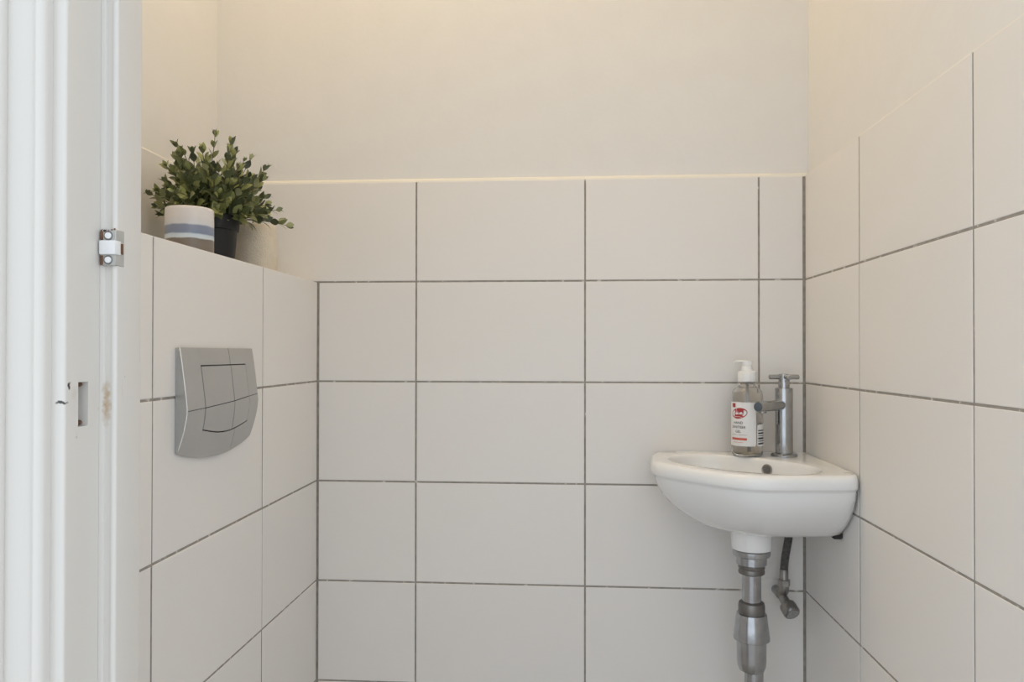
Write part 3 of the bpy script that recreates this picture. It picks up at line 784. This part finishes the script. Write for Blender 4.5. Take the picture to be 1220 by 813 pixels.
def grow(az, el, length, r0, bend):
    d0 = Vector((math.cos(az)*math.cos(el), math.sin(az)*math.cos(el), math.sin(el)))
    p0 = Vector((math.cos(az)*r0, math.sin(az)*r0, base_z))
    pts = [p0.copy()]; d = Vector((math.cos(az)*.35, math.sin(az)*.35, .95)).lerp(d0, .45).normalized(); n = 9
    p = p0.copy()
    for i in range(n):
        d = (d.lerp(d0, .28) + Vector((rnd.gauss(0, .05), rnd.gauss(0, .05), bend*(i/n)))).normalized()
        p = p + d*length/n; pts.append(p.copy())
    return pts
def lim(p):   # stay clear of the wall behind and the cup in front
    return (p.x + PXc > XLW + .006) 
specs = []
NS = 66
for i in range(NS):
    f = (i + .5)/NS
    az = i*2.39996 + rnd.uniform(-.2, .2)
    el = math.radians(86 - 94*f**1.05 + rnd.uniform(-7, 7))
    L_ = .112 + rnd.uniform(-.022, .020) - .016*math.cos(el)
    if math.cos(az) < -.2: L_ *= .80 if math.cos(el) > .5 else 1.0
    specs.append((az, el, L_))
# a few long shoots that stick out of the outline
specs += [(math.radians(a_), math.radians(e_), l_) for a_, e_, l_ in ((-88, 4, .128), (-86, 20, .130), (-82, 36, .138), (-100, 30, .125), (82, -8, .128), (80, 14, .126), (76, -2, .112), (84, 28, .118), (76, 44, .118), (72, 62, .128), (80, 76, .140), (60, 84, .145), (-60, 86, .140), (40, 70, .135), (-30, 76, .135), (-95, 50, .132), (95, 55, .120))]
for az, el, L_ in specs:
    pts = grow(az, el, L_, rnd.uniform(.006, .030), rnd.uniform(-.10, .02))
    pts = [p for p in pts if lim(p) and not (p.z < .012)]
    for q_, p in enumerate(pts):
        if (math.hypot(p.x + PXc + .579, p.y + PYc - 1.383) < .046 and p.z < .106) or (math.hypot(p.x + PXc + .5645, p.y + PYc - 1.1035) < .040 and p.z < .08):
            pts = pts[:q_]; break
    if len(pts) < 4: continue
    stems.append(pts)
    n = len(pts); spin = rnd.uniform(0, 3)
    k0 = 3
    t = k0*1.0
    while t < n - 1.01:
        i = int(t); fr_ = t - i; p = pts[i].lerp(pts[i+1], fr_); tg = (pts[i+1] - pts[i]).normalized()
        x = tg.orthogonal().normalized(); y = tg.cross(x); spin += math.pi/2 + rnd.uniform(-.3, .3)
        age = t/(n - 1)
        size = (.0262 - .0125*age**2)*rnd.uniform(.82, 1.15)
        for sgn in (0, math.pi):
            sdir = x*math.cos(spin + sgn) + y*math.sin(spin + sgn)
            ld = (sdir*(.95 - .45*age) + tg*(.45 + .5*age) + Vector((0, 0, .10))).normalized()
            leaves.append((p + sdir*.001, ld, tg, size))
        t += rnd.uniform(1.0, 1.3)
    # end pair
    p = pts[-1]; tg = (pts[-1] - pts[-2]).normalized(); x = tg.orthogonal().normalized(); y = tg.cross(x)
    for sgn in (0, math.pi):
        sdir = x*math.cos(spin + 1.5 + sgn) + y*math.sin(spin + 1.5 + sgn)
        leaves.append((p, (sdir*.45 + tg).normalized(), tg, .0105*rnd.uniform(.85, 1.2)))
def leaf_matrix(p, ld, tg, size):
    rad = (p - Vector((0, 0, .085))).normalized(); zax = (tg*.55 + rad*.55 + Vector((.12, -.22, .22))); zax = (zax - ld*zax.dot(ld)).normalized(); xax = ld.cross(zax).normalized()
    m_ = Matrix((xax*size*.92, ld*size, zax*size)).transposed().to_4x4(); m_.translation = p
    return m_
good = []
for p, ld, tg, s in leaves:
    tip = p + ld*s
    if tip.x + PXc < XLW + .004 or tip.z < .004 or tip.x + PXc > XL + .045: continue
    # keep clear of the cup and the roll
    cx, cy = tip.x + PXc, tip.y + PYc
    if math.hypot(cx + .5645, cy - 1.1035) < .037 and tip.z < .078: continue
    if any(math.hypot(q.x + PXc + .579, q.y + PYc - 1.383) < .046 + .4*s and q.z < .108 for q in (p, p + ld*s*.5, tip)): continue
    # nothing inside the pot
    if math.hypot(tip.x, tip.y) < .045 and tip.z < .078: continue
    good.append((p, ld, tg, s))
# the leaves that show largest are objects of their own (towards the doorway and on the outside), the rest one mass
vd = Vector((.55, -1.0, -.05)).normalized()
good.sort(key=lambda q: -((q[0] - Vector((0, 0, .12))).dot(vd) + .35*(q[0] - Vector((0, 0, .12))).length))
for p, ld, tg, s in good[:300]:
    o = bpy.data.objects.new('leaf', LEAF); COL.objects.link(o); o.parent = plant; o.matrix_local = leaf_matrix(p, ld, tg, s)
bm = bmesh.new(); tone = bm.faces.layers.float.new('leaf_tone')
for p, ld, tg, s in good[300:]:
    M_ = leaf_matrix(p, ld, tg, s); vs = [bm.verts.new(M_ @ v.co) for v in LEAF.vertices]; tv = rnd.random()
    for f in LEAF.polygons:
        nf = bm.faces.new([vs[i] for i in f.vertices]); nf.smooth = True; nf[tone] = tv
me = bpy.data.meshes.new('foliage'); bm.to_mesh(me); bm.free()
fo = link('foliage', me, M_LEAF, plant); fo['kind'] = 'stuff'
for pts in stems:
    bm = bmesh.new(); tube(bm, pts, [.0011 - .0006*i/(len(pts)-1) for i in range(len(pts))], 5)
    from_bm('stem', bm, M_STEM, plant, smooth=True)
